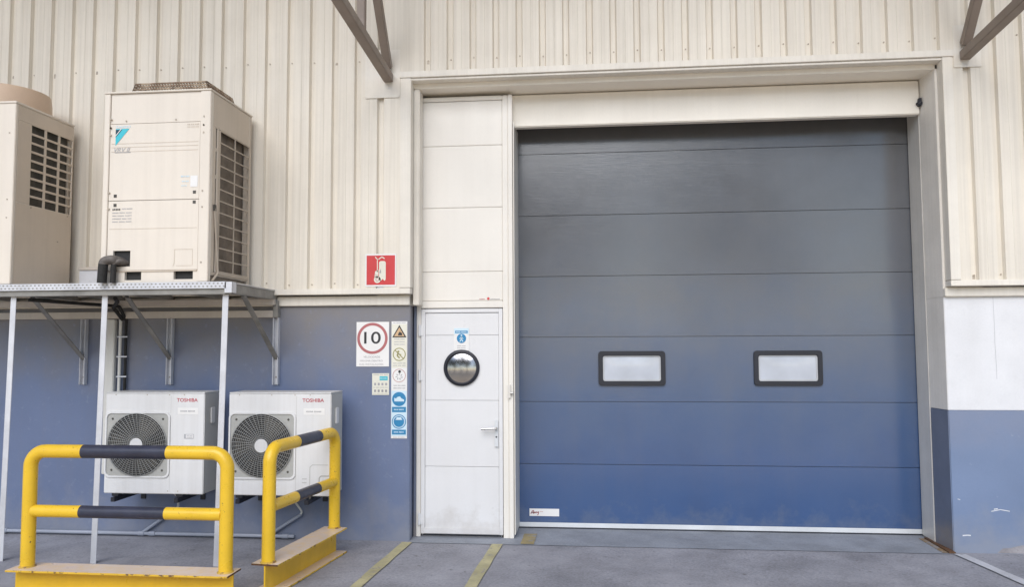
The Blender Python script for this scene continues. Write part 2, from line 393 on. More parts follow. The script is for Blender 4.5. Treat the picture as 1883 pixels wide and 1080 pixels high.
# personnel door side: infill panel above
DY = .16
def panels(mb, x0, x1, zs, y, th, m, gap=.004):
    for a, b in zip(zs, zs[1:]): mb.box(x0, x1, y, y+th, a+gap/2, b-gap/2, m)
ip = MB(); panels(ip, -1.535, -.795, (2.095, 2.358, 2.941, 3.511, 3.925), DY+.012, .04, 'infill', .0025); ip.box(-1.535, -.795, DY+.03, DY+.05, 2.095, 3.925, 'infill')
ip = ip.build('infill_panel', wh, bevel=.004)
fr = MB()
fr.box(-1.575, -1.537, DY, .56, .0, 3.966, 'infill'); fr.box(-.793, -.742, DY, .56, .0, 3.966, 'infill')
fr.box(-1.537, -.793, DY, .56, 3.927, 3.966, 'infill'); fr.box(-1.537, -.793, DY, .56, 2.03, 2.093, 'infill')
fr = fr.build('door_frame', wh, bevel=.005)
mk = MB().box(-1.02, -.83, DY+.009, DY+.0115, 2.07, 2.125, 'white')
mk = MB(); mk.lines(-1.005, -.955, 2.108, .010, DY+.0105, 'sring', 1, 4); mk.disc(-.925, 2.113, .012, DY+.0105, 'sred', 14); mk.lines(-.905, -.82, 2.108, .010, DY+.0105, 'sgrey', 1, 8); mk.lines(-.985, -.86, 2.089+.0, .006, DY+.0105, 'sgrey', 4, 9)
mk.build('maker_mark', wh, smooth=0)
# mullion between the two doors
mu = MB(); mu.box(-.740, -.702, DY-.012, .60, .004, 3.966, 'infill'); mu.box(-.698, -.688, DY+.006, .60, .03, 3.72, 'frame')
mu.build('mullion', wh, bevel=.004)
kp = MB(); kp.box(-.747, -.723, DY-.030, DY-.013, 1.225, 1.345, 'frame'); kp.cyl((-.728, DY-.035, 1.27), (-.70, DY-.035, 1.27), .010, 'chrome', 10)
kp.build('keeper', wh, bevel=.003)

# personnel door (leaf with its fittings)
leaf = MB(); zs = (.03, .62, 1.204, 1.785, 1.985)
panels(leaf, -1.495, -.833, zs, DY+.004, .042, 'white', .0025); leaf.box(-1.495, -.833, DY+.02, DY+.04, .032, 1.984, 'white')
leaf.box(-1.533, -1.497, DY-.004, DY+.046, .03, 2.022, 'white'); leaf.box(-.831, -.797, DY-.004, DY+.046, .03, 2.022, 'white')
leaf.box(-1.497, -.831, DY-.004, DY+.046, 1.988, 2.022, 'white'); leaf.box(-1.52, -.81, DY+.012, DY+.03, .008, .03, 'rubber')
leaf.box(-1.50, -.825, DY-.007, DY+.003, .034, .085, 'white')
door = leaf.build('passage_door', wh, bevel=.003)
pr_ = MB(); n = 48; cx, cz = -1.165, 1.494
prof = [(.162, DY+.003), (.162, DY-.012), (.155, DY-.022), (.140, DY-.024), (.134, DY-.016), (.129, DY+.002)]
vs = []
for r_, y_ in prof: vs += [(cx+r_*math.cos(2*math.pi*k/n), y_, cz+r_*math.sin(2*math.pi*k/n)) for k in range(n)]
pr_.add(vs, [(i*n+k, i*n+(k+1) % n, (i+1)*n+(k+1) % n, (i+1)*n+k) for i in range(len(prof)-1) for k in range(n)], 'rubber')
pr_.build('porthole_rim', door, smooth=50)
gl = MB(); rings = 7; vs = [(cx, DY-.016, cz)]
for i in range(1, rings+1):
    r_ = .131*i/rings; y_ = DY-.016+.012*(r_/.131)**2
    vs += [(cx+r_*math.cos(2*math.pi*k/n), y_+.045*r_*math.sin(2*math.pi*k/n), cz+r_*math.sin(2*math.pi*k/n)) for k in range(n)]
fs = [(0, 1+k, 1+(k+1) % n) for k in range(n)]
for i in range(rings-1): fs += [(1+i*n+k, 1+i*n+(k+1) % n, 1+(i+1)*n+(k+1) % n, 1+(i+1)*n+k) for k in range(n)]
gl.add(vs, fs, 'port').build('porthole_glass', door, smooth=80)
hd = MB(); hd.box(-.868, -.838, DY-.014, DY-.0045, .80, 1.03, 'seal'); hd.cyl((-.853, DY-.014, .962), (-.853, DY-.055, .962), .011, 'chrome', 12)
hd.tube(fillet([(-.853, DY-.052, .962), (-.87, DY-.056, .962), (-.985, DY-.050, .957)], .004, 3), .010, 'chrome', 10); hd.disc(-.853, .885, .008, DY-.0155, 'sblack', 14)
hd.build('door_handle', door, bevel=.002)
for z in (1.83, 1.43, .16):
    MB().cyl((-1.545, DY-.012, z-.05), (-1.545, DY-.012, z+.05), .011, 'white', 10).box(-1.545, -1.512, DY-.009, DY-.0045, z-.045, z+.045, 'white').build('hinge', door)

# sectional door
SY = .56
zs = (.055, .593, 1.167, 1.767, 2.337, 2.914, 3.506, 3.90)
cols = [(.046, .098, .235), (.064, .115, .240), (.092, .132, .218), (.128, .144, .182), (.135, .143, .162), (.128, .131, .140), (.092, .090, .092)]  # section colours hold painted light: dark grey under the header, blue low down
first = None; sdoor = None
sd = bpy.data.objects.new('sectional_door', None); COL.objects.link(sd); sd.parent = wh; sd.location = (0, 0, 0)
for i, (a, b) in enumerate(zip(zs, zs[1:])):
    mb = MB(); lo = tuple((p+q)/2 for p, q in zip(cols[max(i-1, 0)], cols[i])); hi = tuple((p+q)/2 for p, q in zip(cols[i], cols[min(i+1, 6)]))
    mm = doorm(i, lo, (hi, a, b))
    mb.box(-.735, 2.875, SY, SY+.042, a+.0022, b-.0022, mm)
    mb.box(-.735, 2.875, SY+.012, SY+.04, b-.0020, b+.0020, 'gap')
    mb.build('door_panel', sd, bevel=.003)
MB().box(-.733, 2.873, SY-.004, SY+.045, .016, .058, 'seal').build('bottom_rail', sd, bevel=.004)
MB().box(-.733, 2.873, SY+.004, SY+.035, .0045, .015, 'rubber').build('bottom_seal', sd)
for x0, x1 in ((.052, .664), (1.456, 2.060)):
    z0, z1 = 1.316, 1.634
    mb = MB(); rring(mb, rrect(x0, x1, z0, z1, .03), rrect(x0+.042, x1-.042, z0+.042, z1-.042, .02), SY-.022, SY+.002, 'rubber')
    wn = mb.build('door_window', sd, bevel=.004)
    mb = MB(); rring(mb, rrect(x0+.040, x1-.040, z0+.040, z1-.040, .02), rrect(x0+.055, x1-.055, z0+.058, z1-.052, .016), SY-.010, SY+.002, 'acrylic2')
    nx, nz = 16, 8; gv_ = []
    for j_ in range(nz+1):
        for i_ in range(nx+1):
            u, v_ = i_/nx, j_/nz; gv_.append((x0+.050+(x1-x0-.1)*u, SY-.003-.10*(u*(1-u)*v_*(1-v_)), z0+.050+(z1-z0-.098)*v_))
    mb.add(gv_, [(j_*(nx+1)+i_, j_*(nx+1)+i_+1, (j_+1)*(nx+1)+i_+1, (j_+1)*(nx+1)+i_) for j_ in range(nz) for i_ in range(nx)], 'acrylic')
    mb.build('window_pane', sd, smooth=40)
npx = MB(); npx.box(-.597, -.323, SY-.004, SY-.0005, .116, .183, 'sw')
npx.stroke([(-.585, .135), (-.572, .160), (-.560, .168), (-.556, .150), (-.566, .140), (-.552, .142), (-.545, .155), (-.538, .142), (-.530, .156), (-.520, .145), (-.512, .158), (-.516, .130), (-.526, .126)], .007, SY-.0055, 'sring')
npx.stroke([(-.580, .145), (-.562, .152), (-.548, .147)], .006, SY-.0055, 'sblack'); npx.lines(-.50, -.47, .157, .008, SY-.0055, 'spink', 1, 3)
npx.build('name_plate', sd, smooth=0)
# right track profile, shutter box, rusty sill angle
tp = MB()
for y0, y1, x0, m_ in ((.2865, .315, 2.862, 'frame'), (.315, .545, 2.864, 'frame'), (.545, .62, 2.880, 'rubber')): tp.box(x0, 2.888, y0, y1, .012, 3.99, m_)
tp.build('track_profile', wh, bevel=.003)
bx_ = MB(); bx_.box(-.728, 2.860, .25, .335, 3.690, 3.990, 'boxw')
bx_.build('shutter_box', wh, bevel=.008)
sh = MB(); sh.box(2.842, 2.867, .215, .249, 3.755, 3.825, 'rubber'); sh.cyl((2.835, .232, 3.765), (2.868, .232, 3.79), .022, 'rubber', 12)
sh.build('shaft_end', wh, bevel=.003)
MB().box(-.712, -.700, .50, .59, .03, 3.70, 'frame').box(-.705, -.69, .545, .556, 3.60, 3.70, 'chip').build('guide_rail', wh, bevel=.002)
MB().box(2.835, 2.8865, -.045, .44, .0045, .016, 'chip').box(2.79, 2.836, -.03, .44, .0045, .0065, 'rustline').build('sill_angle', wh, bevel=.002)

# ------------------------------------------------------------------ canopy with trusses over the loading bay
can = thing('loading_canopy', 'brown steel canopy trusses reaching out from plates high on the cream wall', 'canopy', (0, 0, 6.9))
MB().box(-11, 11, -2.9, CL-.005, 6.90, 6.96, 'canopy').build('canopy_roof', can)
MB().box(-11, 11, -2.94, -2.905, 6.82, 7.0, 'truss').build('fascia', can, bevel=.004)
for X in (-1.775, 3.085, -6.6, 7.9):
    tr = bpy.data.objects.new('truss', None); COL.objects.link(tr); tr.parent = can; tr.location = (X, 0, -6.9+4.08)
    def up(a, b, w_, h_, nm):
        MB().bar((X, a[0], a[1]), (X, b[0], b[1]), w_, h_, 'truss').build(nm, tr, bevel=.004)
    up((CL-.012, 4.068), (-2.8, 4.275), .08, .078, 'bottom_chord')
    up((CL-.006, 6.85), (-2.8, 6.85), .08, .08, 'top_chord')
    up((CL-.03, 4.155), (-1.76, 6.28), .068, .072, 'diagonal')
    up((-.94, 4.18), (-.94, 5.14), .06, .062, 'web'); up((-2.0, 4.26), (-2.0, 6.80), .06, .062, 'web')
    up((-2.05, 4.27), (-2.75, 6.80), .06, .062, 'diagonal')

# ------------------------------------------------------------------ equipment platform
FP = -.95
pl = thing('equipment_platform', 'galvanised steel platform on slim posts carrying the two tall cream units', 'platform', (-4.2, FP, 0))
PX0, PX1 = -5.75, -2.80
lip = MB(); lip.box(PX0, -2.842, FP, FP+.006, 2.150, 2.203, 'galvp')
x = PX0+.02
while x < -2.87:
    for z, dx in ((2.189, 0), (2.166, .017)):
        lip.poly([(x+dx+.0085*math.cos(t*math.pi/4), z+.0055*math.sin(t*math.pi/4)) for t in range(8)], FP-.0012, 'galvd')
    x += .034
lip.build('perforated_edge', pl, smooth=0)
dk = MB()
for k in range(3): dk.box(PX0, PX1+.01, FP+.06+k*.29, FP+.06+k*.29+.285, 2.186-.002*k, 2.198-.002*k, 'galv')
dk.build('deck', pl, bevel=.002)
fb = MB(); fb.box(PX0, PX1-.056, FP+.018, FP+.058, 2.104, 2.184, 'galvd'); fb.box(PX1-.045, PX1, FP+.012, -.01, 2.108, 2.1855, 'galvd')
fb.box(PX1-.055, PX1+.01, FP+.0, FP+.075, 2.112, 2.2025, 'galvp'); fb.build('edge_beam', pl, bevel=.003)
for x in (-3.25, -3.78, -4.25, -4.68, -5.3):
    MB().box(x-.03, x+.03, FP+.06, -.062, 2.118, 2.180, 'galvd').build('cross_beam', pl, bevel=.003)
MB().box(PX0, -2.79, -.062, -.004, 1.952, 2.014, 'beige').build('wall_rail', pl, bevel=.004)
MB().box(PX0, -2.80, -.11, -.065, 2.06, 2.115, 'beige').build('wall_rail', pl, bevel=.004)
MB().box(-2.83, -2.782, -.065, -.005, 1.95, 2.10, 'galvd').build('corner_cleat', pl, bevel=.003)
for x in (-2.868, -3.875, -4.66, -5.5):
    p = MB(); y0 = FP+.055
    for dx, dy, w_, d_ in ((0, 0, .048, .006), (-.021, .024, .006, .044)):
        p.bar((x+dx-.035, y0+dy, 0), (x+dx, y0+dy, 2.105), w_, d_, 'galvp', (0, 1, 0))
    p.build('post', pl, bevel=.0015)
for x in (-2.805, -3.80, -4.63):
    p = MB(); p.box(x-.028, x+.022, -.012, -.004, 1.352, 1.95, 'galvp'); p.box(x+.016, x+.022, -.05, -.0125, 1.352, 1.95, 'galvp'); p.box(x-.028, x-.022, -.05, -.0125, 1.352, 1.95, 'galvp')
    p.cyl((x-.004, -.02, 1.42), (x-.004, -.0125, 1.42), .010, 'galvd', 8); p.build('wall_bracket', pl, bevel=.0015)
    b = MB(); b.bar((x, -.02, 1.58), (x+.0, FP+.24, 2.10), .044, .008, 'galvd', (0, -.6, 1)); b.bar((x-.02, -.02, 1.60), (x-.02, FP+.24, 2.12), .006, .044, 'galvd', (0, -.6, 1))
    b.build('brace', pl, bevel=.0015)

# ------------------------------------------------------------------ tall cream unit (right)
dkn = thing('condenser_unit', 'tall cream condenser with blue triangle emblem and wire side grille, on the platform', 'air conditioner', (-3.45, -.93, 2.205), group='tall cream condensers on the platform')
X0, X1, Y0, Y1, Z0, Z1 = -3.90, -3.005, -.93, -.17, 2.205, 3.755
c = MB()
c.box(X0, X0+.045, Y0, Y0+.06, Z0, Z1-.016, 'acc'); c.box(X1-.085, X1, Y0, Y0+.05, Z0, Z1-.016, 'acc')
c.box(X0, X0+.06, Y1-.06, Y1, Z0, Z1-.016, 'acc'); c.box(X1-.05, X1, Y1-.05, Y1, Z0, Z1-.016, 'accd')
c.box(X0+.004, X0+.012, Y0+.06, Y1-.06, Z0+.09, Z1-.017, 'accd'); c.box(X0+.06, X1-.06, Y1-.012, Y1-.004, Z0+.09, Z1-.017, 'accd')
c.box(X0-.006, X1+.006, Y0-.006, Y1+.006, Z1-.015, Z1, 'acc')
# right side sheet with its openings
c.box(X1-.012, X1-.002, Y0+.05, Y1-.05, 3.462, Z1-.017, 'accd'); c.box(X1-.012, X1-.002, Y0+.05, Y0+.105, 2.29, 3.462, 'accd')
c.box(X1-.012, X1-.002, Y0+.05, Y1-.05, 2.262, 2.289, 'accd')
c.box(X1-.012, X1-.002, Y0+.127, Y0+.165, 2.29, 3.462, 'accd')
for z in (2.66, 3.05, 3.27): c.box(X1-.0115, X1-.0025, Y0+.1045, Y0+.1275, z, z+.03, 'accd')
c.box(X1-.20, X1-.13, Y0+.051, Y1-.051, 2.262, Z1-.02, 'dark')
c.build('cabinet', dkn, bevel=.004)
fp = MB()
fp.box(X0+.049, X1-.089, Y0+.012, Y0+.03, 3.495, Z1-.018, 'acc'); fp.box(X0+.049, X1-.089, Y0+.008, Y0+.03, 2.868, 3.490, 'acc')
# lower panel with the pipe opening
px0, px1, pz0, pz1 = -3.80, -3.655, 2.335, 2.462
for a, b, c0, d in ((X0+.049, X1-.089, pz1, 2.863), (X0+.049, px0, 2.305, pz1), (px1, X1-.089, 2.305, pz1), (px0, px1, 2.305, pz0)):
    fp.box(a, b, Y0+.008, Y0+.03, c0, d, 'acc')
fp.build('front_panel', dkn, smooth=0)
gv = MB(); gv.box(X0+.04, X1-.04, Y0+.031, Y0+.05, 2.30, Z1-.02, 'dark'); gv.build('inner_backing', dkn)
d = MB()
for z in (3.328, 3.298, 3.262, 2.635): d.box(X0+.06, X1-.10, Y0+.0065, Y0+.0075, z, z+.004, 'accd')
for z in (3.53, 3.46, 3.40, 3.46, 2.93, 2.80, 2.36):
    for xx in (X0+.055, X1-.055): d.cyl((xx, Y0-.004, z), (xx, Y0+.009, z), .007, 'screw', 8)
for xx in (-3.72, -3.30): d.cyl((xx, Y0+.004, 3.515), (xx, Y0+.013, 3.515), .006, 'screw', 8)
for xx, z in ((-3.795, 2.905), (-3.795, 2.83), (-3.13, 2.922), (-3.13, 2.842)): d.box(xx-.012, xx+.012, Y0+.005, Y0+.0075, z-.012, z+.012, 'louver')
# knock-out plate outline
ko = [(-3.295, 2.33), (-3.285, 2.36), (-3.285, 2.465), (-3.135, 2.465), (-3.135, 2.335)]
d.stroke(ko, .005, Y0+.0065, 'accd'); d.stroke([(-3.27, 2.335), (-3.14, 2.335)], .004, Y0+.0065, 'accd')
d.build('panel_detail', dkn, smooth=0)
bs = MB(); zb = 2.297
bs.box(X0+.047, -3.70, Y0+.01, Y0+.04, Z0, zb-.075+.075, 'acc')
bs.box(-3.56, -3.29, Y0+.01, Y0+.04, Z0, zb, 'acc'); bs.box(-3.13, X1-.087, Y0+.01, Y0+.04, Z0, zb, 'acc')
bs.box(-3.70, -3.56, Y0+.011, Y0+.04, Z0, 2.225, 'acc'); bs.box(-3.29, -3.13, Y0+.011, Y0+.04, Z0, 2.228, 'acc')
bs.box(X0+.05, X1-.02, Y0+.042, Y0+.06, Z0, zb, 'dark'); bs.box(X1-.03, X1-.015, Y0+.06, Y1-.06, Z0, 2.26, 'fin'); bs.box(X0+.05, X1-.09, Y0+.002, Y0+.0095, 2.292, 2.302, 'accd')
bs.build('base_frame', dkn, smooth=0)
co = MB(); co.box(X1-.10, X1-.055, Y0+.06, Y1-.055, 2.262, 3.70, 'fin')
co.build('coil', dkn)
wg = MB(); ya, yb = Y0+.168, Y1-.052
for k in range(13): z = 2.30+k*(3.455-2.30)/12; wg.box(X1-.004, X1+.004, ya, yb, z-.005, z+.005, 'wiregrid')
for k in range(3): y = ya+k*(yb-ya)/2; wg.box(X1-.0035, X1+.0045, y-.006, y+.006, 2.30, 3.455, 'wiregrid')
wg.box(X1-.006, X1+.010, ya-.005, yb+.005, 2.272, 2.298, 'wiregrid')
wg.build('wire_grille', dkn, bevel=.001)
fg = MB(); xa, xb, yc, yd = -3.80, -3.115, Y0+.17, Y1-.06
for t in range(6):
    q = t/5; s_ = .032*q; z = Z1+.004+.125*q
    for p, r_ in (((xa+s_, yc+s_), (xb-s_, yc+s_)), ((xb-s_, yc+s_), (xb-s_, yd-s_)), ((xb-s_, yd-s_), (xa+s_, yd-s_)), ((xa+s_, yd-s_), (xa+s_, yc+s_))):
        fg.bar((*p, z), (*r_, z), .006, .011, 'rust')
for k in range(27):
    xx = xa+(xb-xa)*k/26; xi = xa+.032+(xb-xa-.064)*k/26
    for y0, y1 in ((yc, yc+.032), (yd, yd-.032)): fg.bar((xx, y0, Z1), (xi, y1, Z1+.13), .006, .006, 'rust')
    fg.bar((xi, yc+.032, Z1+.13), (xi, yd-.032, Z1+.13), .005, .005, 'rust')
for k in range(17):
    yy = yc+(yd-yc)*k/16; yi = yc+.032+(yd-yc-.064)*k/16
    for x0, x1 in ((xa, xa+.032), (xb, xb-.032)): fg.bar((x0, yy, Z1), (x1, yi, Z1+.13), .006, .006, 'rust')
fg.box(xa+.05, xb-.05, yc+.05, yd-.05, Z1+.001, Z1+.075, 'rust')
fg.build('fan_guard', dkn, smooth=0)
em = MB(); ye = Y0+.0055
em.poly([(-3.805, 3.452), (-3.690, 3.452), (-3.805, 3.315)], ye, 'cyan'); em.poly([(-3.805, 3.445), (-3.750, 3.445), (-3.805, 3.382)], ye-.001, 'navy')
em.stroke([(-3.757, 3.452), (-3.805, 3.394)], .006, ye-.0015, 'sw')
em.text('DAIKIN', -3.742, 3.468, .019, ye, 'slb', .125, .2, .01)
em.build('triangle_emblem', dkn, smooth=0)
vt = MB(); vt.text('VRV II', -3.745, 3.280, .034, ye, 'sgrey', .135, .35); vt.rect(-3.81, -3.675, 3.256, 3.261, ye, 'sgrey'); vt.build('model_lettering', dkn, smooth=0)
lb = MB(); lb.rect(-3.165, -3.105, 2.965, 3.055, ye, 'sw'); lb.lines(-3.245, -3.17, 3.05, .014, ye, 'slb', 2, 5); lb.lines(-3.235, -3.175, 3.01, .012, ye, 'slb', 2, 6); lb.lines(-3.24, -3.19, 2.975, .01, ye, 'slb', 2, 7)
lb.build('rating_label', dkn, smooth=0); lb = MB(); lb.lines(-3.815, -3.745, 2.795, .016, ye, 'louver', 1, 2); lb.lines(-3.735, -3.645, 2.80, .01, ye, 'sgrey', 2, 3)
for k in range(4): lb.lines(-3.815, -3.65, 2.768-.024*k, .009, ye, 'sgrey', 3, 20+k)
lb.build('instruction_print', dkn, smooth=0); lb = MB(); lb.lines(-3.20, -3.10, 3.47, .012, ye, 'accd', 3, 11); lb.lines(-3.20, -3.10, 3.45, .008, ye, 'accd', 3, 12)
lb.build('model_print', dkn, smooth=0)
rp = MB(); rp.tube(fillet([(-3.735, Y0+.04, 2.375), (-3.765, Y0-.055, 2.385), (-3.835, Y0-.06, 2.375), (-3.848, Y0-.055, 2.20)], .032, 5), .036, 'foam', 14, mats=['foamg']*12+['foam']*20)
rp.build('insulated_pipe', dkn)
rp = MB(); rp.tube(fillet([(-3.70, Y0+.04, 2.365), (-3.715, Y0-.035, 2.372), (-3.760, Y0-.04, 2.365), (-3.766, Y0-.038, 2.20)], .02, 5), .022, 'foam', 12, mats=['foamg']*12+['foam']*20)
rp.build('insulated_pipe', dkn)
pc = MB(); pc.tube(fillet([(X1+.006, Y0+.085, 2.80), (X1+.012, Y0+.11, 2.55), (X1+.015, Y0+.14, 2.28), (X1+.014, Y0+.05, 2.215)], .03, 4), .009, 'wiregrid', 10); pc.box(X1-.001, X1+.014, Y0+.075, Y0+.10, 2.78, 2.83, 'louver')
pc.build('power_cable', dkn)

# ------------------------------------------------------------------ tall cream unit cut by the frame
lu = thing('condenser_unit', 'tall cream condenser with round fan shroud and louvred side, at the end of the platform', 'air conditioner', (-5.1, -.93, 2.205), group='tall cream condensers on the platform')
X0, X1, Y0, Y1, Z0, Z1 = -5.58, -4.672, -.93, -.20, 2.205, 3.715
c = MB()
c.box(X0, X1, Y0, Y0+.03, Z0, Z1-.02, 'acc'); c.box(X0, X0+.03, Y0+.03, Y1, Z0, Z1-.02, 'accd'); c.box(X0+.03, X1-.03, Y1-.03, Y1, Z0, Z1-.02, 'accd')
c.box(X0-.004, X1+.004, Y0-.004, Y1+.004, Z1-.019, Z1, 'acc')
hy0, hy1, hz0, hz1 = Y0+.195, Y1-.02, 2.885, 3.565
c.box(X1-.012, X1-.001, Y0+.03, Y1, Z0, hz0, 'accd'); c.box(X1-.012, X1-.001, Y0+.03, Y1, hz1, Z1-.02, 'accd')
c.box(X1-.012, X1-.001, Y0+.03, hy0, hz0, hz1, 'accd'); c.box(X1-.012, X1-.001, hy1, Y1, hz0, hz1, 'accd')
c.build('cabinet', lu, bevel=.004)
lv = MB()
for k in range(1, 9): z = hz0+(hz1-hz0)*k/9; lv.box(X1-.011, X1-.002, hy0, hy1, z-.009, z+.009, 'accd')
for k in range(1, 3): y = hy0+(hy1-hy0)*k/3; lv.box(X1-.0115, X1-.0015, y-.012, y+.012, hz0, hz1, 'accd')
lv.box(X1-.06, X1-.045, Y0+.05, Y1-.03, hz0-.02, hz1+.02, 'louver')
lv.build('louvre_panel', lu, bevel=.001)
sh = MB(); n = 40; cx, cy = -5.10, -.55; prof = [(.39, Z1+.001), (.385, Z1+.12), (.375, Z1+.185), (.35, Z1+.195), (.345, Z1+.10)]
vs = [(cx+r_*math.cos(2*math.pi*k/n), cy+r_*.92*math.sin(2*math.pi*k/n), z) for r_, z in prof for k in range(n)]
sh.add(vs, [(i*n+k, i*n+(k+1) % n, (i+1)*n+(k+1) % n, (i+1)*n+k) for i in range(4) for k in range(n)], 'peach').build('fan_shroud', lu, smooth=40)
for y, z in ((Y0+.21, 2.865), (Y1-.06, 2.865), (Y1-.18, 2.62)): MB().cyl((X1-.002, y, z), (X1+.004, y, z), .006, 'screw', 8).build('screw', lu)
for z in (3.45, 2.9, 2.75): MB().cyl((X1-.05, Y0-.004, z), (X1-.05, Y0+.002, z), .006, 'screw', 8).build('screw', lu)
jb = thing('junction_box', 'small grey box low against the cream wall between the tall condensers', 'box', (-4.455, -.21, 2.2))
MB().box(-4.535, -4.36, -.27, -.15, 2.196, 2.375, 'galvp').build('box_body', jb, bevel=.004)
MB().box(-4.545, -4.35, -.28, -.14, 2.376, 2.405, 'beige').build('box_lid', jb, bevel=.004)

# ------------------------------------------------------------------ white wall units
tu = thing('wall_condenser', 'white condenser with round fan guard, the one beside the white vertical trunking', 'air conditioner', (-4.13, -.45, .46), group='white condensers under the platform')
c = MB(); W_, D_, H_ = .88, .30, .85
c.box(0, W_, 0, D_, .0, H_-.012, 'acw'); c.box(-.003, W_+.003, -.003, D_+.003, H_-.0115, H_, 'acw')
o = c.build('cabinet', tu, bevel=.010, seg=3, local=True)
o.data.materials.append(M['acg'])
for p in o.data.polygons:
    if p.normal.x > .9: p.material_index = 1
GX, GZ, GR = .292, .41, .262
g = MB(); rring(g, rrect(GX-.288, GX+.290, GZ-.275, GZ+.275, .045), rrect(GX-.274, GX+.276, GZ-.261, GZ+.261, .04), -.010, -.0005, 'acw')
g.poly(rrect(GX-.273, GX+.275, GZ-.260, GZ+.260, .04), -.002, 'grilleplate')
for a in (-1, 1):
    for b_ in (-1, 1): g.disc(GX+a*.225, GZ+b_*.215, .010, -.0032, 'louver', 12)
g.disc(GX, GZ, GR-.002, -.0035, 'dark', 56)
g.build('fan_surround', tu, smooth=0, local=True)
g = MB()
for i in range(13):
    r_ = .066+i*(GR-.066)/12; g.tube([(GX+r_*math.cos(2*math.pi*k/48), -.0125, GZ+r_*math.sin(2*math.pi*k/48)) for k in range(49)], .0021 if i < 12 else .004, 'wire', 5, False)
for k in range(44):
    a = 2*math.pi*k/44
    g.tube([(GX+r_*math.cos(a+tw), -.0155, GZ+r_*math.sin(a+tw)) for r_, tw in ((.06, -.14), (.13, -.05), (.20, 0), (GR, .03))], .0022, 'wire', 5, False)
g.build('fan_guard', tu, local=True)
b = MB()
for k in range(3):
    a0 = k*2.094+.4; pts = []
    for i in range(9):
        t = i/8; r_ = .06+t*.19; pts.append((r_, a0+.25*t, a0+.25*t+.75+.15*math.sin(t*3)))
    vs = []
    for r_, a, e in pts: vs += [(GX+r_*math.cos(a), -.0048, GZ+r_*math.sin(a)), (GX+r_*math.cos(e), -.0085, GZ+r_*math.sin(e))]
    b.add(vs, [(2*i, 2*i+1, 2*i+3, 2*i+2) for i in range(8)], 'louver')
b.build('fan_blade', tu, local=True)
MB().cyl((GX, -.024, GZ), (GX, -.0165, GZ), .057, 'acw', 28).build('fan_hub', tu, bevel=.003, local=True)
t = MB(); t.text('TOSHIBA', .727, .785, .030, -.0015, 'logored', .185, 0, .012); t.build('brand_lettering', tu, smooth=0, local=True)
t = MB(); t.rect(.645, .825, .665, .720, -.0015, 'sw'); t.lines(.668, .80, .692, .013, -.0026, 'sgrey', 2, 2)
t.build('name_label', tu, smooth=0, local=True); t = MB(); t.rect(.705, .790, .462, .500, -.0015, 'sgrey'); t.rect(.722, .787, .466, .496, -.0026, 'sw'); t.lines(.730, .782, .487, .008, -.0036, 'sgrey', 2, 5); t.lines(.730, .782, .474, .008, -.0036, 'sgrey', 1, 6)
t.build('rating_label', tu, smooth=0, local=True)
t = MB()
t.rect(.583, .585, .02, .82, -.0008, 'acg')
t.build('panel_seam', tu, smooth=0, local=True)
for xx, zz in ((.09, .828), (.37, .828), (.57, .828), (.70, .828), (.57, .025), (.66, .025)): MB().disc(xx, zz, .005, -.0012, 'screw', 8).build('screw', tu, smooth=0, local=True)
t = MB(); t.box(W_-.001, W_+.012, .10, .17, .58, .72, 'acw'); t.build('side_handle', tu, bevel=.006, local=True)
for xx in (.09, .66):
    MB().box(xx-.03, xx+.03, .02, .08, -.028, -.0005, 'rubber').build('foot', tu, bevel=.003, local=True)
tu2 = copy_tree(tu); tu2.location = (-3.035, -.45, .46)
tu2['label'] = 'white condenser with round fan guard, partly behind the barrier that runs toward the wall'
t = MB(); t.stroke([(.86, .255), (.725, .255), (.705, .235), (.705, .09)], .005, -.0012, 'acg'); t.lines(.64, .68, .14, .01, -.0012, 'acg', 1, 3); t.lines(.64, .68, .11, .01, -.0012, 'acg', 1, 4)
t.build('valve_cover', tu2, smooth=0, local=True); t = MB(); t.stroke([(.87, .165), (.80, .165), (.785, .15), (.785, .10), (.87, .09)], .008, -.0012, 'grilleplate')
t.build('cover_handle', tu2, smooth=0, local=True)
def arms(x, lab):
    a = thing('support_bracket', lab, 'bracket', (x, -.2, .42), group='brackets under the white condensers')
    MB().box(x-.018, x+.018, -.47, -.012, .392, .430, 'rubber')  .build('bracket_arm', a, bevel=.003)
    MB().box(x-.022, x+.022, -.011, -.001, .33, .62, 'rubber').build('wall_plate', a, bevel=.002)
    MB().cyl((x, -.40, .430), (x, -.40, .445), .012, 'chrome', 10).build('bolt', a)
arms(-4.035, 'black steel arm under the end of the condenser by the trunking, nearer the trunking')
arms(-3.475, 'black steel arm under the condenser by the trunking, below its lettering')
arms(-2.94, 'black steel arm under the second condenser, below its fan')
arms(-2.35, 'black steel arm under the second condenser, behind the yellow mid rail')

# pipes on the wall
tk = thing('pipe_trunking', 'white vertical trunking on the blue wall above the first white condenser', 'trunking', (-4.37, -.03, .5))
MB().box(-4.415, -4.325, -.055, -.004, .55, 1.945, 'conduitw').build('duct', tk, bevel=.006)
rpw = thing('riser_pipe', 'pair of vertical pipes, one pale and one dark, beside the white trunking', 'pipe', (-4.26, -.03, .5))
MB().tube([(-4.282, -.035, .55), (-4.278, -.035, 1.945)], .014, 'conduitw', 10).build('pale_pipe', rpw)
MB().tube([(-4.228, -.030, .55), (-4.228, -.030, 1.945)], .013, 'foam', 10).build('dark_pipe', rpw)
cl = MB()
for z in (1.42, 1.6, 1.78): MB().box(-4.30, -4.20, -.054, -.0505, z, z+.012, 'galvp').build('clip', rpw)
cd = thing('drain_conduit', 'thin grey conduit running along the foot of the blue wall', 'conduit', (-4.2, -.03, 0))
MB().tube([(-8.5, -.028, .028), (-2.62, -.028, .028)], .016, 'conduit', 10).build('pipe', cd)
j = MB()
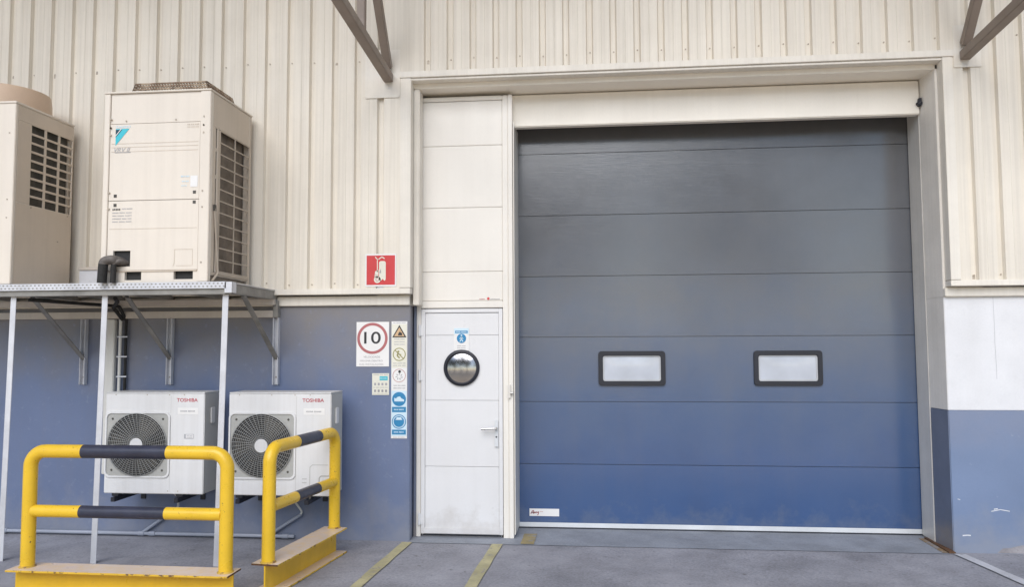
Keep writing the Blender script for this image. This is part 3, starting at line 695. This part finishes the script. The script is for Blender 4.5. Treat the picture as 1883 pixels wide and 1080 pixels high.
for x in (-5.35, -4.03, -3.93, -2.86, -2.70): MB().tube([(x-.028, -.028, .028), (x+.028, -.028, .028)], .021, 'conduit', 10).build('coupling', cd)
def hose(pts1, pts2, lab):
    h = thing('drain_pipe', lab, 'pipe', pts2[-1], group='condensate drains')
    MB().tube(fillet(pts1, .03, 5), .009, 'conduitw', 10).build('hose', h)
    MB().tube(pts2, .014, 'conduit', 10).build('pipe', h)
cb = MB(); cb.tube(fillet([(-4.228, -.035, 1.94), (-4.23, -.14, 2.06), (-4.60, -.80, 2.085)], .04, 4), .015, 'foam', 10)
cb.tube(fillet([(-4.25, -.05, 1.94), (-4.27, -.17, 2.05), (-4.05, -.45, 2.08), (-3.85, -.80, 2.09)], .04, 4), .016, 'foam', 10)
cb.build('pipe_bundle', rpw)
hose([(-3.66, -.20, .45), (-3.655, -.10, .36), (-3.68, -.05, .27), (-3.76, -.035, .215)], [(-3.75, -.035, .222), (-4.03, -.030, .03)], 'grey drain pipe slanting down the wall seen through the front barrier')
hose([(-2.68, -.22, .45), (-2.60, -.09, .35), (-2.545, -.04, .245), (-2.57, -.035, .21)], [(-2.555, -.035, .222), (-2.86, -.030, .03)], 'grey drain pipe slanting down the wall beside the right barrier')

# ------------------------------------------------------------------ barriers
def barrier(label, loc, rotz, L_, x0, x1, over, bands):
    t = thing('safety_barrier', label, 'barrier', loc, rotz, group='yellow and black barriers')
    zt, zm, rr = .985, .580, .0455; B = .205
    path = fillet([(x0, 0, B), (x0, 0, zt), (x1, 0, zt), (x1, 0, B)], .105, 8)
    b0, b1 = bands
    k = next(i for i, p in enumerate(path) if i > 8 and abs(p.z-zt) < 1e-4 and path[i+1].x-p.x > .2)
    path[k+1:k+1] = [Vector((b0, 0, zt)), Vector((b1, 0, zt))]
    mats = ['yellowtube']*(len(path)-1); mats[k+1] = 'band'
    hp = MB(); hp.tube(path, rr, 'yellowtube', 22, mats=mats)
    for x in (x0, x1): hp.tube([(x, 0, B+.0005), (x, 0, B+.006), (x, 0, B+.011)], [rr+.010, rr+.006, rr], 'weld', 22)
    hp.build('hoop', t, smooth=50, local=True)
    mr = MB(); pts = [(x0+.03, 0, zm), (b0-.005, 0, zm), (b1-.005, 0, zm), (x1-.03, 0, zm)]
    mr.tube(pts, .041, 'yellowtube', 20, mats=['yellowtube', 'band', 'yellowtube'])
    mr.build('mid_rail', t, smooth=50, local=True)
    bb = MB(); a, e = x0-over[0], x1+over[1]
    n = 40; rg = random.Random(5)
    def flange(z0, z1):
        fr_ = [(a+(e-a)*k/n, -.1+rg.uniform(-.0025, .002)) for k in range(n+1)]; bk = [(a+(e-a)*k/n, .1+rg.uniform(-.0015, .0015)) for k in range(n+1)]
        for (xa, ya), (xb, yb), (xc, yc_), (xd, yd_) in zip(fr_, fr_[1:], bk, bk[1:]):
            v = [(xa, ya, z0), (xb, yb, z0), (xd, yd_, z0), (xc, yc_, z0), (xa, ya, z1), (xb, yb, z1), (xd, yd_, z1), (xc, yc_, z1)]
            bb.add(v, [(3, 2, 1, 0), (4, 5, 6, 7)], 'yellow')
            bb.add([v[0], v[1], v[5], v[4]], [(0, 1, 2, 3)], 'yedge'); bb.add([v[2], v[3], v[7], v[6]], [(0, 1, 2, 3)], 'yellow')
        for xx, m_ in ((fr_[0], bk[0]), (fr_[-1], bk[-1])): bb.add([(xx[0], xx[1], z0), (m_[0], m_[1], z0), (m_[0], m_[1], z1), (xx[0], xx[1], z1)], [(0, 1, 2, 3)], 'chip')
    flange(B-.012, B); flange(.004, .016)
    bb.box(a+.004, e-.004, -.0055, .0055, .016, B-.012, 'yellow')
    bb.build('base_beam', t, smooth=0, local=True)
    return t
barrier('yellow and black hoop barrier facing the front, before the first white condenser', (-3.845, -1.715, 0), R(-.6), 0, .0, 1.415, (.085, .06), (.385, .995))
barrier('yellow and black hoop barrier running end on toward the wall, beside the first', (-2.245, -1.475, 0), R(83.4), 0, .0, 1.05, (.05, .03), (.38, .74))

# ------------------------------------------------------------------ signs
sg = MB(); x0, x1, z0, z1, y = -1.976, -1.698, 2.211, 2.50, CL-.006
sg.box(x0, x1, y, y+.004, z0, z1, 'sw'); yy = y-.001
sg.rect(x0+.012, x1-.012, z0+.016, z1-.014, yy, 'sred'); yy -= .001
cxs = (x0+x1)/2
sg.poly(rrect(cxs-.015, cxs+.045, z0+.05, z0+.225, .018), yy, 'scream')
sg.poly([(cxs-.055, z0+.08), (cxs-.02, z0+.08), (cxs-.02, z0+.15), (cxs-.05, z0+.135)], yy, 'scream')
sg.disc(cxs-.03, z0+.062, .030, yy, 'scream', 24); sg.ring(cxs-.03, z0+.062, .010, .016, yy-.001, 'spink', 20)
sg.stroke([(cxs-.05, z0+.262), (cxs-.03, z0+.24), (cxs-.03, z0+.13)], .008, yy, 'scream')
sg.stroke([(cxs-.02, z0+.24), (cxs+.01, z0+.262), (cxs+.035, z0+.245)], .009, yy, 'scream')
sg.poly([(cxs-.012, z0+.12), (cxs+.004, z0+.12), (cxs+.0, z0+.16)], yy-.001, 'sgrey'); sg.stroke([(cxs-.058, z0+.1), (cxs-.02, z0+.1)], .005, yy-.001, 'spink')
sg.poly([(cxs+.0, z0+.05), (cxs+.04, z0+.045), (cxs+.018, z0+.068)], yy-.001, 'sred')
sg.rect(cxs-.03, cxs+.02, z0-.03, z0-.004, y+.001, 'galvp'); sg.disc(cxs-.015, z0-.016, .006, y-.0005, 'screw', 8)
o = sg.build('fire_sign', smooth=0); tag(o, 'square red sign with white wheeled extinguisher symbol on the ribbed cladding', 'sign')

sg = MB(); x0, x1, z0, z1, y = -2.081, -1.786, 1.512, 1.906, -.005
sg.box(x0, x1, y, y+.004, z0, z1, 'sw'); cx, cz = -1.936, 1.760
sg.ring(cx, cz, .114, .138, y-.001, 'sring'); sg.text('10', cx, cz+.006, .106, y-.001, 'sblack', .150, 0, .008)
sg.text('VELOCIDADE', cx-.005, 1.596, .017, y-.001, 'stext', .150); sg.text('MÁXIMA DENTRO', cx-.008, 1.564, .019, y-.001, 'stext', .205); sg.text('DAS INSTALAÇÕES', cx-.008, 1.531, .018, y-.001, 'stext', .215)
o = sg.build('speed_sign', smooth=0); tag(o, 'white speed limit sign reading 10 in a red ring on the blue wall', 'sign')

sg = MB(); x0, x1, z0, z1, y = -1.764, -1.622, .884, 1.909, -.005; ya = y-.001; yb = y-.002; yc = y-.003
sg.box(x0, x1, y, y+.004, z0, z1, 'sw'); cx = (x0+x1)/2
sg.rect(x0+.003, x1-.003, 1.50, z1-.025, ya, 'scream')
sg.lines(x0+.015, x1-.012, z1-.013, .008, yb, 'sgrey', 3, 1)
cz = 1.815
sg.poly([(cx-.064, cz-.048), (cx+.064, cz-.048), (cx, cz+.062)], yb, 'sblack'); sg.poly([(cx-.047, cz-.038), (cx+.047, cz-.038), (cx, cz+.042)], yc, 'stan')
sg.poly([(cx-.012, cz-.03), (cx+.026, cz-.03), (cx+.024, cz-.008), (cx+.008, cz-.002), (cx+.012, cz+.012), (cx+.002, cz+.0), (cx-.008, cz-.012)], yc-.001, 'sblack')
for k, z in enumerate((1.752, 1.728, 1.706)): sg.lines(cx-.045, cx+.05, z, .010, yb, 'sgrey', 2, 30+k)
cz = 1.618; sg.ring(cx, cz, .050, .058, yb, 'solive'); sg.stroke([(cx-.038, cz+.038), (cx+.038, cz-.038)], .008, yb, 'solive')
sg.disc(cx-.008, cz+.025, .009, yc, 'solive', 12); sg.stroke([(cx-.01, cz+.012), (cx-.018, cz-.012), (cx+.004, cz-.032)], .013, yc, 'solive'); sg.stroke([(cx-.012, cz+.008), (cx+.018, cz-.004)], .007, yc, 'solive')
for k, z in enumerate((1.540, 1.520)): sg.lines(cx-.055, cx+.058, z, .009, yb, 'sgrey', 3, 40+k)
cz = 1.432; sg.ring(cx, cz, .053, .059, yb, 'spink'); sg.disc(cx+.004, cz+.035, .012, yc, 'sblack', 14)
for k in range(7): a = k*.9+.3; sg.stroke([(cx+.015*math.cos(a), cz-.008+.015*math.sin(a)), (cx+.033*math.cos(a+.35), cz-.008+.030*math.sin(a+.35))], .007, yb, 'sgrey')
for k, z in enumerate((1.345, 1.322)): sg.lines(cx-.05, cx+.058, z, .009, yb, 'sgrey', 3, 50+k)
sg.rect(x0+.003, x1-.003, .905, 1.298, ya, 'slb')
cz = 1.226; sg.disc(cx, cz, .062, yb, 'sblue'); sg.poly([(cx-.042, cz-.02), (cx+.045, cz-.02), (cx+.045, cz-.004), (cx+.02, cz+.008), (cx+.008, cz+.024), (cx-.012, cz+.020), (cx-.028, cz+.006), (cx-.042, cz+.012)], yc, 'slb')
sg.rect(cx-.062, cx+.062, 1.112, 1.158, yb, 'sblue'); sg.lines(cx-.045, cx+.045, 1.135, .012, yc, 'slb', 2, 60)
cz = 1.030; sg.ring(cx, cz, .056, .063, yb, 'sblue'); sg.disc(cx, cz, .053, yb, 'sblue'); sg.ring(cx, cz, .047, .052, yc, 'slb', 30)
sg.poly([(cx-.026, cz+.02), (cx+.026, cz+.02), (cx+.02, cz+.038), (cx-.02, cz+.038)], yc, 'slb'); sg.rect(cx-.024, cx+.024, cz-.034, cz+.018, yc, 'sblue'); sg.stroke([(cx-.030, cz+.018), (cx+.030, cz+.018)], .006, yc-.001, 'slb')
sg.rect(cx-.062, cx+.062, .918, .960, yb, 'sblue'); sg.lines(cx-.045, cx+.045, .939, .012, yc, 'slb', 2, 61)
sg.lines(x0+.02, x1-.02, .894, .007, yb, 'sgrey', 3, 62)
o = sg.build('safety_sign', smooth=0); tag(o, 'tall narrow strip of five safety pictograms on the blue wall beside the white door', 'sign')

sg = MB(); x0, x1, z0, z1, y = -1.936, -1.784, 1.262, 1.452, -.005; ya = y-.001
sg.box(x0, x1, y, y+.004, z0, z1, 'scream'); sg.lines(x0+.012, x1-.01, z1-.012, .008, ya, 'sgrey', 3, 70)
sg.rect(x1-.085, x1-.012, z1-.062, z1-.026, ya, 'cyan'); sg.lines(x1-.08, x1-.02, z1-.044, .008, ya-.001, 'slb', 2, 71)
for r_ in (z0+.095, z0+.036):
    for k in range(4): sg.poly(rrect(x0+.018+k*.033, x0+.036+k*.033, r_-.011, r_+.011, .004), ya, 'sgrey' if r_ > z0+.05 else 'stext')
sg.lines(x0+.012, x1-.012, z0+.066, .006, ya, 'sgrey', 4, 72); sg.lines(x0+.012, x1-.012, z0+.012, .005, ya, 'sgrey', 4, 73)
o = sg.build('notice', smooth=0); tag(o, 'small cream notice with a blue corner block, just below the speed sign', 'notice')

sg = MB(); x0, x1, z0, z1, y = -1.235, -1.098, 1.648, 1.850, DY-.0015; ya = y-.001; yb = y-.002
sg.box(x0, x1, y, y+.002, z0, z1, 'sw'); sg.rect(x0+.002, x1-.002, z1-.055, z1-.002, ya, 'slb')
sg.rect(x0+.012, x1-.012, z1-.046, z1-.024, yb, 'sblue'); sg.lines(x0+.02, x1-.02, z1-.035, .010, yb-.001, 'slb', 2, 80)
cx, cz = (x0+x1)/2, 1.757; sg.disc(cx, cz, .042, yb, 'sblue'); yq = yb-.001
sg.disc(cx, cz+.026, .008, yq, 'slb', 12); sg.stroke([(cx, cz+.015), (cx, cz-.006)], .013, yq, 'slb'); sg.stroke([(cx-.015, cz-.030), (cx, cz-.006), (cx+.015, cz-.030)], .008, yq, 'slb'); sg.stroke([(cx-.017, cz-.004), (cx, cz+.014), (cx+.017, cz-.004)], .006, yq, 'slb')
for k in range(2): sg.lines(x0+.03, x1-.03, 1.690-.018*k, .008, ya, 'sgrey', 2, 81+k)
o = sg.build('door_sticker', smooth=0); tag(o, 'white and blue pedestrian sticker on the white door above the porthole', 'sticker')

# ------------------------------------------------------------------ trees across the yard (mirrored in the porthole)
def tree(x, y, h, lab, seed):
    rr = random.Random(seed); t = thing('tree', lab, 'tree', (x, y, 0), group='trees across the yard')
    tk = MB(); tk.tube([(x, y, 0), (x+.1, y, h*.25), (x-.1, y, h*.5), (x, y, h*.85)], [.22, .17, .12, .04], 'bark', 8)
    cl = []
    for k in range(11):
        a = rr.uniform(0, 6.28); z = h*rr.uniform(.35, .7); r_ = rr.uniform(1.0, 2.6); e = (x+r_*math.cos(a), y+r_*math.sin(a), z+rr.uniform(.6, 1.8))
        tk.tube([(x, y, z*.85), ((x+e[0])/2, (y+e[1])/2, z+.2), e], [.07, .05, .02], 'bark', 6); cl.append(e)
    cl.append((x, y, h*.9)); tk.build('trunk', t)
    lf = MB()
    for k in range(2600):
        c = Vector(rr.choice(cl)); p = c+Vector((rr.gauss(0, .6), rr.gauss(0, .6), rr.gauss(0, .5))); u = Vector((rr.gauss(0, 1), rr.gauss(0, 1), rr.gauss(0, 1))).normalized()
        v = u.orthogonal().normalized(); s_ = rr.uniform(.1, .22)
        lf.add([p-u*s_, p+v*s_*.5, p+u*s_, p-v*s_*.5], [(0, 1, 2, 3)], 'leaf')
    lf.build('crown', t, smooth=0)
for i, (x, y, h) in enumerate(((-8.5, -20, 8.0), (-5.0, -21, 9.5), (-1.5, -22, 8), (-13, -22, 9), (5, -22, 9))):
    tree(x, y, h, 'leafy tree across the yard mirrored in the door porthole', 11+i)

# ------------------------------------------------------------------ light
SUN_EL, SUN_AZ, SUN_A, SUN_E = 40, -5, 52, 2.7
w = bpy.data.worlds.new('World'); sc.world = w; w.use_nodes = True
nt = w.node_tree; bg = nt.nodes['Background']; sky = nt.nodes.new('ShaderNodeTexSky'); sky.sky_type = 'NISHITA'; sky.sun_disc = False
sky.sun_elevation = R(SUN_EL); sky.sun_rotation = R(180-SUN_AZ); sky.air_density, sky.dust_density, sky.ozone_density = 1, .7, 2
nt.links.new(sky.outputs[0], bg.inputs[0]); bg.inputs[1].default_value = .15
sl = bpy.data.lights.new('Sun', 'SUN'); sl.energy = SUN_E; sl.angle = R(SUN_A); sl.color = (1, .97, .935)
so = bpy.data.objects.new('Sun', sl); COL.objects.link(so)
d = Vector((math.sin(R(SUN_AZ))*math.cos(R(SUN_EL)), -math.cos(R(SUN_AZ))*math.cos(R(SUN_EL)), math.sin(R(SUN_EL))))
so.rotation_euler = d.to_track_quat('Z', 'Y').to_euler(); so.location = d*30

# ------------------------------------------------------------------ camera
pi_, ya_, ro_ = R(3.71), R(5.80), R(-.265)
F = Vector((-math.sin(ya_)*math.cos(pi_), math.cos(ya_)*math.cos(pi_), math.sin(pi_))); Rt = Vector((math.cos(ya_), math.sin(ya_), 0)); U = Rt.cross(F)
r_ = math.cos(ro_)*Rt+math.sin(ro_)*U; u_ = -math.sin(ro_)*Rt+math.cos(ro_)*U
cam = bpy.data.cameras.new('Camera'); cam.lens = 1450/1883*36; cam.sensor_width = 36; cam.sensor_fit = 'HORIZONTAL'; cam.clip_end = 2000
co = bpy.data.objects.new('Camera', cam); COL.objects.link(co)
co.matrix_world = Matrix(((r_.x, u_.x, -F.x, 0), (r_.y, u_.y, -F.y, -6.83), (r_.z, u_.z, -F.z, 1.70), (0, 0, 0, 1)))
sc.camera = co
sc.view_settings.view_transform = 'Standard'; sc.view_settings.look = 'None'; sc.view_settings.exposure = 0
sc.render.engine = 'CYCLES'; sc.cycles.max_bounces = 10; sc.cycles.diffuse_bounces = 6
